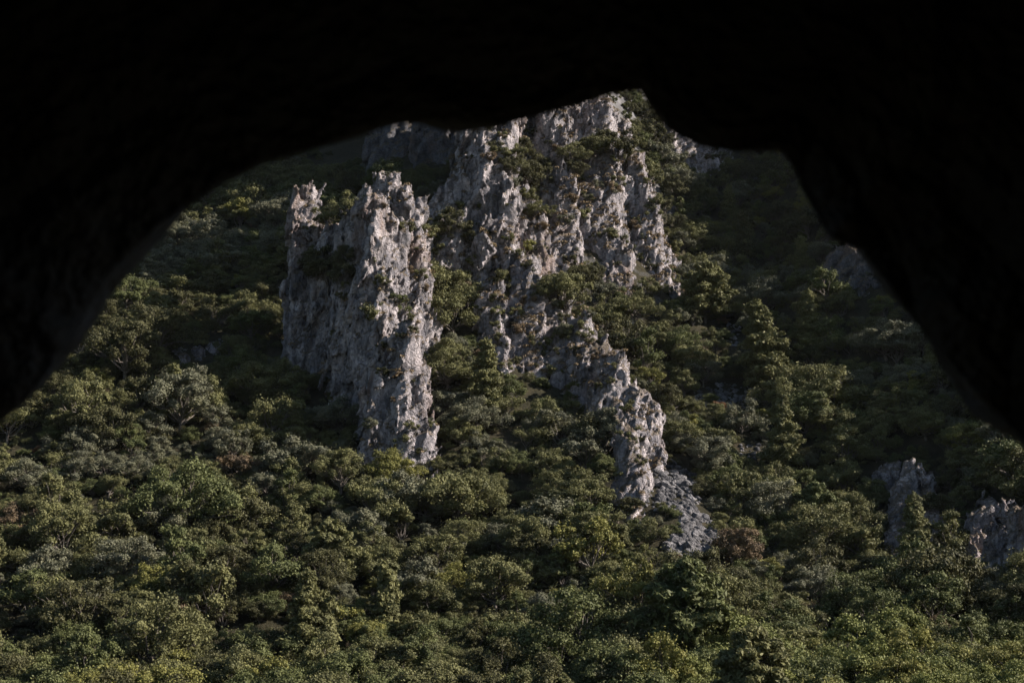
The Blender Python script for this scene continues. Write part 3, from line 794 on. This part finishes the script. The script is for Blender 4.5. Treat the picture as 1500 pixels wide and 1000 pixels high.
LM = [(550, 420, 'the split spire'), (525, 300, 'the spire top'), (560, 640, 'the spire foot'), (830, 330, 'the central crag'), (690, 430, 'the spire gully'),
      (760, 500, "the crag's lower lip"), (910, 600, 'the broken rib'), (985, 750, 'the scree'), (1060, 580, 'the upper scree patch'),
      (1128, 470, 'the tall conical pine'), (1030, 410, 'the broad layered pine'), (1255, 390, 'the small shaded face'), (1330, 760, 'the stacked outcrop'),
      (1470, 790, 'the fractured outcrop'), (1010, 870, 'the feathery pine'), (262, 975, 'the yellow-green bush'), (245, 758, 'the silvery tree'),
      (25, 765, 'the brown autumn tree'), (180, 592, 'the rust-red tree'), (290, 520, 'the pale slab'), (527, 764, 'the dead bush'),
      (800, 890, 'the pale grey tree'), (1000, 230, 'the far right cliff'), (560, 220, 'the far left cliff'), (1190, 745, 'the dense pine'),
      (400, 850, 'lower left woodland'), (1250, 900, 'the bottom right thicket'), (620, 870, 'lower middle woodland'), (700, 680, 'the under-gully slope'),
      (120, 880, 'the lower left corner'), (1240, 620, 'the shaded right slope'), (200, 430, 'the sunlit left patch'), (330, 320, 'dark upper left slope'),
      (1130, 300, 'dark upper right slope'), (380, 600, 'the shadow left of the spire')]
from collections import defaultdict
buckets = defaultdict(list)
for t in ind:
    if t['label']: continue
    j = min(range(len(LM)), key=lambda k: (t['u'] - LM[k][0]) ** 2 + 1.6 * (t['v'] - LM[k][1]) ** 2)
    du, dv = t['u'] - LM[j][0], t['v'] - LM[j][1]
    if LM[j][2].split()[-1] in ('woodland', 'corner', 'slope', 'patch', 'thicket', 'spire') and 'spire top' not in LM[j][2] and LM[j][0] in (400, 120, 620, 1250, 1240, 200, 330, 1130, 380, 700):
        side = ('left side of ' if du < 0 else 'right side of ') if abs(du) > abs(dv) else ('upper part of ' if dv < 0 else 'lower part of ')
        side = 'in ' + side
    else:
        side = ('left of ' if du < 0 else 'right of ') if abs(du) > abs(dv) else ('above ' if dv < 0 else 'below ')
    size = 'large' if t['px'] > 42 else ('small' if t['px'] < 22 else '')
    kindw = 'pine' if t['kind'] == 'pine' else 'tree'
    t['key'] = (size, t['tint'], t['var'][2], kindw, side + LM[j][2])
    t['key2'] = ' '.join(x for x in t['key'][:4] if x) + ' ' + t['key'][4]
    if len(t['key2'].split()) > 11 and t['var'][2] in t['key2']: t['key2'] = t['key2'].replace(t['var'][2] + ' ', '')
    buckets[t['key2']].append(t)
ORD = ['first', 'second', 'third', 'fourth', 'fifth', 'sixth', 'seventh', 'eighth', 'ninth', 'tenth', 'eleventh', 'twelfth', 'thirteenth', 'fourteenth', 'fifteenth']
for k, ts in buckets.items():
    base = k
    ts.sort(key=lambda t: t['u'])
    for i_, t in enumerate(ts):
        if len(ts) == 1: t['label'] = base
        elif len(ts) == 2: t['label'] = base + (', left of two' if i_ == 0 else ', right of two')
        else: t['label'] = base + ', ' + ORD[min(i_, 14)] + ' from left'
for t in ind:
    nm = {'pine': 'pine_tree', 'oak': 'oak_tree', 'near': 'leafy_tree', 'shrub': 'shrub'}[t['kind']]
    tilt = (rng.normal() * .05, rng.normal() * .05)
    sz = t['s'] * rng.uniform(.88, 1.15)
    r = plant(nm, {'pine': 'pine tree', 'shrub': 'shrub'}.get(t['kind'], 'tree'), t['var'], (t['x'], t['y'], t['z'] - .2), (t['s'], t['s'], sz), rng.uniform(0, 6.28), t['tint'], tilt)
    r['label'] = t['label']; r['group'] = {'pine': 'pines on the slope', 'shrub': 'coloured shrubs in the wood'}.get(t['kind'], 'broadleaf trees on the slope')
print('individuals', len(ind), 'rest', len(rest), round(time.time() - T0, 1))

# ---- woodland too numerous to count: one object of instanced trees
def instancer(name, items):
    """items: (pos, rotz, scale, crown mesh obj, trunk obj or None, material)"""
    combos = {}
    V, R, S, K = [], [], [], []
    for pos, rz, s, co, to, m in items:
        k = combos.setdefault((co.name, to.name if to else '', m.name), (len(combos), co, to, m))[0]
        V.append(pos); R.append((0, 0, rz)); S.append(s); K.append(k)
    me = bpy.data.meshes.new(name); me.vertices.add(len(V)); me.vertices.foreach_set('co', np.array(V, np.float32).ravel())
    a = me.attributes.new('rot', 'FLOAT_VECTOR', 'POINT'); a.data.foreach_set('vector', np.array(R, np.float32).ravel())
    a = me.attributes.new('scl', 'FLOAT', 'POINT'); a.data.foreach_set('value', np.array(S, np.float32))
    a = me.attributes.new('combo', 'INT', 'POINT'); a.data.foreach_set('value', np.array(K, np.int32))
    o = bpy.data.objects.new(name, me); C.objects.link(o)
    g = bpy.data.node_groups.new(name, 'GeometryNodeTree')
    g.interface.new_socket('Geometry', in_out='INPUT', socket_type='NodeSocketGeometry')
    g.interface.new_socket('Geometry', in_out='OUTPUT', socket_type='NodeSocketGeometry')
    n = g.nodes; L = g.links
    gi = n.new('NodeGroupInput'); go = n.new('NodeGroupOutput')
    def attr(nm, ty):
        x = n.new('GeometryNodeInputNamedAttribute'); x.data_type = ty; x.inputs['Name'].default_value = nm
        return x.outputs[0]
    ar, as_, ak = attr('rot', 'FLOAT_VECTOR'), attr('scl', 'FLOAT'), attr('combo', 'INT')
    jn = n.new('GeometryNodeJoinGeometry')
    for (_, (k, co, to, m)) in combos.items():
        oi = n.new('GeometryNodeObjectInfo'); oi.transform_space = 'ORIGINAL'; oi.inputs['Object'].default_value = co
        sm = n.new('GeometryNodeSetMaterial'); sm.inputs['Material'].default_value = m
        L.new(oi.outputs['Geometry'], sm.inputs['Geometry']); src = sm.outputs[0]
        if to:
            ot = n.new('GeometryNodeObjectInfo'); ot.inputs['Object'].default_value = to; ot.transform_space = 'ORIGINAL'
            j2 = n.new('GeometryNodeJoinGeometry'); L.new(src, j2.inputs[0]); L.new(ot.outputs['Geometry'], j2.inputs[0]); src = j2.outputs[0]
        cmp_ = n.new('FunctionNodeCompare'); cmp_.data_type = 'INT'; cmp_.operation = 'EQUAL'
        L.new(ak, cmp_.inputs[2]); cmp_.inputs[3].default_value = k
        ip = n.new('GeometryNodeInstanceOnPoints')
        L.new(gi.outputs[0], ip.inputs['Points']); L.new(cmp_.outputs[0], ip.inputs['Selection']); L.new(src, ip.inputs['Instance'])
        e2r = n.new('FunctionNodeEulerToRotation'); L.new(ar, e2r.inputs[0]); L.new(e2r.outputs[0], ip.inputs['Rotation']); L.new(as_, ip.inputs['Scale'])
        L.new(ip.outputs[0], jn.inputs[0])
    L.new(jn.outputs[0], go.inputs[0])
    md = o.modifiers.new('scatter', 'NODES'); md.node_group = g
    return o
protos = {}
for ob in list(C.objects):
    if ob.type == 'MESH' and ob.data.name.split('.')[0] in ('crown', 'trunk'): protos.setdefault(ob.data.name, ob)
items = []
for t in rest:
    cm, tm = t['var'][0], t['var'][1]
    if cm.name not in protos or tm.name not in protos: continue
    items.append(((t['x'], t['y'], t['z'] - .2), rng.uniform(0, 6.28), t['s'], protos[cm.name], protos[tm.name], TINTS[t['tint']]))
far = instancer('woodland', items); far['kind'] = 'stuff'

# undergrowth between the trees
def in_any_scree(u, v): return any(inpoly(u, v, q) for q in SCREE)
protoV = [v for v in VAR if v[0].name in protos]
items = []
ux = rng.uniform(-110, 100, 8500); uy = rng.uniform(80, 345, 8500); uz = bilinear(ux, uy)
uu, uv_, _ = proj(np.stack([ux, uy, uz + .6], 1))
for x, y, z, u, v in zip(ux, uy, uz, uu, uv_):
    if not (-60 < u < 1560 and 100 < v < 1080): continue
    if in_any_scree(u, v) and rng.random() < .86: continue
    if any(inpoly(u, v, q) for q in PROT[6:]) and rng.random() < .7: continue
    if 690 < u < (970 if v > 260 else 905) and 100 < v < 545 and rng.random() < .6: continue
    va = protoV[rng.integers(len(protoV))]
    items.append(((x, y, z - 1.3 * .35 * va[4] / 4), rng.uniform(0, 6.28), rng.uniform(.22, .42), protos[va[0].name], None,
                  TINTS[['olive green', 'dark green', 'mid green', 'grey-green', 'brownish'][rng.choice(5, p=[.34, .24, .26, .12, .04])]]))
ug = instancer('undergrowth', items); ug['kind'] = 'stuff'
print('instancers', round(time.time() - T0, 1), len(items))

# ------------------------------------------------------------------ shrubs on the crags
def crag_shrub(u, v, wpx, tint, lab=None, big=False, only=None):
    h_ = cast(u, v + wpx * .3)
    if not h_: return
    l, nrm, dist, k = h_
    va = (VAR if big else SHR)[rng.integers(8 if big else 4)]
    s = wpx / 2 / FPX * l.y / va[3]
    # seat the foot just inside the rock
    back = Vector((nrm.x, nrm.y, 0)); 
    p = l - back * min(.6, s * .4) - Vector((0, 0, va[4] * s * .25))
    r = plant('shrub' if not big else 'oak_tree', 'shrub' if not big else 'tree', va, p, s, rng.uniform(0, 6.28), tint)
    r['group'] = 'shrubs growing on the rock'
    r['label'] = lab or ''
    r['_uv'] = (u, v); r['_k'] = k; return r
fixed_shrubs = [(775, 200, 40, 'olive green', 1), (752, 228, 40, 'olive green', 1), (790, 240, 40, 'dark green', 1), (482, 395, 48, 'dark green', 1), (450, 378, 34, 'dark green', 1), (500, 400, 40, 'dark green', 1), (512, 298, 34, 'olive green', 1), (480, 312, 34, 'olive green', 1),
    (870, 395, 30, 'dark green', 1), (848, 410, 30, 'dark green', 1), (690, 350, 30, 'dark green', 1), (640, 330, 34, 'olive green', 1), (772, 285, 26, 'olive green', 1),
    (763, 212, 36, 'dark green', 1), (770, 250, 46, 'dark green', 1), (745, 245, 30, 'dark green', 1), (800, 262, 30, 'dark green', 1),
    (838, 222, 34, 'olive green', 1), (870, 212, 44, 'olive green', 1), (895, 215, 46, 'dark green', 1), (915, 232, 40, 'olive green', 1), (840, 245, 28, 'dark green', 1), (828, 172, 18, 'grey-green', 0),
    (786, 305, 28, 'olive green', 1), (770, 362, 30, 'yellow-green', 0), (745, 345, 20, 'olive green', 0), (795, 330, 20, 'brownish', 0),
    (840, 290, 24, 'brownish', 0), (845, 300, 20, 'dark green', 0), (905, 275, 22, 'brownish', 0), (895, 340, 22, 'olive green', 0), (868, 290, 16, 'olive green', 0),
    (578, 440, 28, 'mid green', 1), (590, 455, 22, 'mid green', 0), (540, 458, 40, 'olive green', 0), (556, 408, 22, 'olive green', 0),
    (470, 382, 54, 'dark green', 1), (505, 372, 36, 'dark green', 1), (455, 395, 30, 'dark green', 0), (490, 300, 36, 'olive green', 1), (468, 300, 26, 'olive green', 0), (525, 290, 22, 'grey-green', 0), (505, 312, 24, 'dark green', 0),
    (628, 338, 30, 'olive green', 0), (640, 350, 26, 'dark green', 0), (825, 430, 56, 'olive green', 1), (800, 425, 36, 'olive green', 1), (760, 480, 22, 'brownish', 0), (756, 455, 20, 'olive green', 0),
    (832, 480, 28, 'grey-green', 0), (855, 485, 26, 'olive green', 0), (800, 500, 24, 'olive green', 0), (815, 540, 22, 'olive green', 0), (788, 470, 18, 'brownish', 0),
    (860, 385, 22, 'olive green', 0), (855, 400, 40, 'dark green', 1), (835, 380, 20, 'dark green', 0), (690, 330, 26, 'dark green', 0), (700, 300, 16, 'olive green', 0), (660, 330, 40, 'dark green', 1),
    (672, 300, 20, 'olive green', 0), (735, 402, 24, 'olive green', 0), (745, 425, 26, 'dark green', 0), (775, 440, 22, 'brownish', 0), (925, 330, 22, 'brownish', 0), (950, 250, 28, 'olive green', 0),
    (962, 290, 24, 'olive green', 0), (975, 340, 22, 'olive green', 0), (985, 360, 26, 'olive green', 0), (872, 520, 18, 'brownish', 0), (545, 380, 16, 'olive green', 0), (600, 395, 16, 'brownish', 0), (620, 420, 16, 'brownish', 0),
    (560, 300, 14, 'brownish', 0), (585, 330, 14, 'olive green', 0), (912, 690, 22, 'olive green', 0), (940, 640, 12, 'brownish', 0), (1035, 205, 24, 'grey-green', 0), (1010, 225, 22, 'grey-green', 0),
    (1335, 740, 36, 'dark green', 0), (1370, 735, 36, 'dark green', 1), (1400, 790, 46, 'dark green', 1), (1300, 760, 24, 'dark green', 0)]
shr = []
for u, v, wpx, tint, big in fixed_shrubs:
    r = crag_shrub(u, v, wpx * (1.3 if big else 1.1), tint, big=bool(big))
    if r: shr.append(r)
for key, cnt in (('massif', 90), ('spire', 34), ('ridge', 12), ('far_right', 6)):
    o, V = CR[key]; ok = 0; tr_ = 0
    uu, vv, _ = proj(V)
    while ok < cnt and tr_ < 4000:
        tr_ += 1
        i_ = rng.integers(len(V)); u, v = uu[i_], vv[i_]
        if not inpoly(u, v, LIPPOLY): continue
        h_ = cast(u, v)
        if not h_ or h_[3] != key or h_[1].z < .3: continue
        r = crag_shrub(u, v, rng.uniform(9, 27), ['olive green', 'dark green', 'brownish', 'grey-green'][rng.choice(4, p=[.45, .25, .15, .15])])
        if r: shr.append(r); ok += 1
kn = {'spire': 'the split spire', 'massif': 'the central crag', 'ridge': 'the broken rib', 'far_right': 'the far right cliff', 'far_left': 'the far left cliff',
      'hill': 'the slope', 'right_small': 'the small shaded face', 'low_a': 'the stacked outcrop', 'low_b': 'the fractured outcrop', 'slab': 'the pale slab'}
buck = defaultdict(list)
for r in shr:
    u, v = r['_uv']; k = r['_k']
    if k == 'massif': part = ('left' if u < 770 else 'middle' if u < 860 else 'right') + ' ' + ('top' if v < 250 else 'upper' if v < 320 else 'centre' if v < 400 else 'lower') + ' part of '
    elif k == 'spire': part = ('left' if u < 530 else 'right') + ' ' + ('top' if v < 320 else 'upper' if v < 430 else 'lower') + ' part of '
    elif k == 'hill':
        part = 'foot of '; 
    else: part = 'face of '
    tint = [t_ for t_, m_ in TINTS.items() if m_ == r.children[0].material_slots[0].material][0]
    if k == 'hill':
        j = min(range(len(LM)), key=lambda q: (u - LM[q][0]) ** 2 + (v - LM[q][1]) ** 2); where = 'close beside ' + LM[j][2]
    else: where = 'on the ' + part + kn[k]
    buck[(tint, r['category'], where)].append(r)
for (tint, cat, where), rs_ in buck.items():
    rs_.sort(key=lambda r: r['_uv'][0])
    base = '%s %s %s' % (tint, cat, where)
    for i_, r in enumerate(rs_):
        r['label'] = base if len(rs_) == 1 else base + ((', left of two' if i_ == 0 else ', right of two') if len(rs_) == 2 else ', %s from left' % ORD[min(i_, 14)])
for r in shr: del r['_uv']; del r['_k']
print('crag shrubs', len(shr), round(time.time() - T0, 1))

# dry grass tufts on the ledges (nobody could count the blades)
pts, nr_ = [], []
for key, cnt in (('massif', 1900), ('spire', 300), ('ridge', 160)):
    o, V = CR[key]; me = o.data
    nv = np.empty(len(me.vertices) * 3, np.float32); me.vertices.foreach_get('normal', nv); nv = nv.reshape(-1, 3)
    uu, vv, _ = proj(V)
    bias = np.clip((uu - 600) / 300, 0, 1) if key == 'massif' else np.clip((uu - 540) / 60, .1, 1)
    m = (nv[:, 2] > .3) & (nv[:, 1] < .3)
    pr = m * (nv[:, 2] - .2) * (.25 + bias) * np.clip(.35 + 2.2 * pn(V.astype(np.float32), 6, 71), 0, 2)
    sel = rng.choice(len(V), cnt, p=pr / pr.sum())
    for i_ in sel:
        k = 34; r = rng.uniform(.25, .6)
        q = sph(k, rng); q[:, 2] = np.abs(q[:, 2])
        pts.append(V[i_] + q * r * np.array([1, 1, .7])); nr_.append(q * 1.0)
V, F_ = leaves(np.concatenate(pts), np.concatenate(nr_), .15, rng, 2.2, .8)
gr = obj('dry_grass', mesh_np('dry_grass', V, F_), M_drygrass); gr['kind'] = 'stuff'

# ------------------------------------------------------------------ scree
def stone_mesh(seed, sub=2):
    rs = np.random.default_rng(seed)
    v = sph(26 if sub == 1 else 60, rs) * rs.uniform(.75, 1.0, (26 if sub == 1 else 60, 1)) * np.array([1, .8, .62])
    import bmesh
    bm = bmesh.new()
    for p_ in v: bm.verts.new(p_)
    bmesh.ops.convex_hull(bm, input=bm.verts)
    bmesh.ops.delete(bm, geom=[q for q in bm.verts if not q.link_faces], context='VERTS')
    me = bpy.data.meshes.new('boulder'); bm.to_mesh(me); bm.free(); me.materials.append(M_stone); return me
SM = [stone_mesh(600 + i, 2) for i in range(6)]
small = [stone_mesh(620 + i, 1) for i in range(5)]
sv = []
for m_ in small:
    V = np.array([q.co[:] for q in m_.vertices]); F_ = np.array([p_.vertices[:] for p_ in m_.polygons]); sv.append((V, F_))
parts = []; nb = 0; bl = defaultdict(list)
PL = ['the main scree', 'the upper scree patch', 'the small scree gap', 'the stony gully', 'the pale slab', 'the gully rocks', 'the stone gap']
for qi, q in enumerate(SCREE):
    us = [a for a, b in q]; vs_ = [b for a, b in q]
    area = (max(us) - min(us)) * (max(vs_) - min(vs_))
    n_ = int(area * [.30, .22, .22, .18, .10, .15, .2][qi])
    for _ in range(n_):
        u, v = rng.uniform(min(us) - 4, max(us) + 4), rng.uniform(min(vs_) - 4, max(vs_) + 4)
        if not inpoly(u, v, q): continue
        d = hit(u, v); p_ = P(u, v, d)
        if in_rock(*p_) and rng.random() < .7: continue
        s = .11 + .50 * rng.random() ** 4
        if qi == 0 and v > 770: s *= 1.25
        a, b, c = rng.uniform(0, 6.28, 3)
        if s > .42 and nb < 60:
            r = obj('boulder', SM[rng.integers(6)]); r.location = p_ + np.array([0, 0, .1 * s]); r.rotation_euler = (a * .15, b * .15, c); r.scale = (s * 1.7, s * 1.6, s * 1.5)
            r['category'] = 'boulder'; r['group'] = 'boulders in the scree'
            fu = (u - min(us)) / (max(us) - min(us)); fv = (v - min(vs_)) / (max(vs_) - min(vs_))
            bl[(qi, ['left', 'middle', 'right'][min(2, int(fu * 3))], ['top', 'upper', 'lower', 'bottom'][min(3, int(fv * 4))])].append((u, r)); nb += 1
            continue
        V, F_ = sv[rng.integers(5)]
        ca, sa, cb, sb = math.cos(c), math.sin(c), math.cos(b), math.sin(b)
        R_ = np.array([[ca, -sa, 0], [sa, ca, 0], [0, 0, 1]]) @ np.array([[1, 0, 0], [0, cb, -sb], [0, sb, cb]])
        parts.append(((V * s * 1.25) @ R_.T + p_, F_))
for (qi, a_, b_), L_ in bl.items():
    L_.sort(key=lambda t: t[0])
    for i_, (u, r) in enumerate(L_):
        r['label'] = 'grey angular boulder at the %s %s of %s%s' % (b_, a_, PL[qi], '' if len(L_) == 1 else ', %s from left there' % ORD[min(i_, 14)])
V, F_ = merge(parts)
me = mesh_np('scree', V, F_); scr = obj('scree', me, M_stone); scr['kind'] = 'stuff'
print('done', round(time.time() - T0, 1), 'boulders', nb)

# ------------------------------------------------------------------ the air
bpy.ops.mesh.primitive_cube_add(size=1, location=(0, 200, 85))
hz = bpy.context.object; hz.name = 'haze'; hz.data.name = 'haze'; hz.scale = (900, 780, 300); hz['kind'] = 'stuff'
m = bpy.data.materials.new('air'); m.use_nodes = True; n = m.node_tree.nodes; n.clear()
o_ = n.new('ShaderNodeOutputMaterial'); pv = n.new('ShaderNodeVolumePrincipled')
pv.inputs['Color'].default_value = (.80, .88, 1.0, 1); pv.inputs['Density'].default_value = .00002; pv.inputs['Anisotropy'].default_value = .2
m.node_tree.links.new(pv.outputs[0], o_.inputs['Volume']); hz.data.materials.append(m)
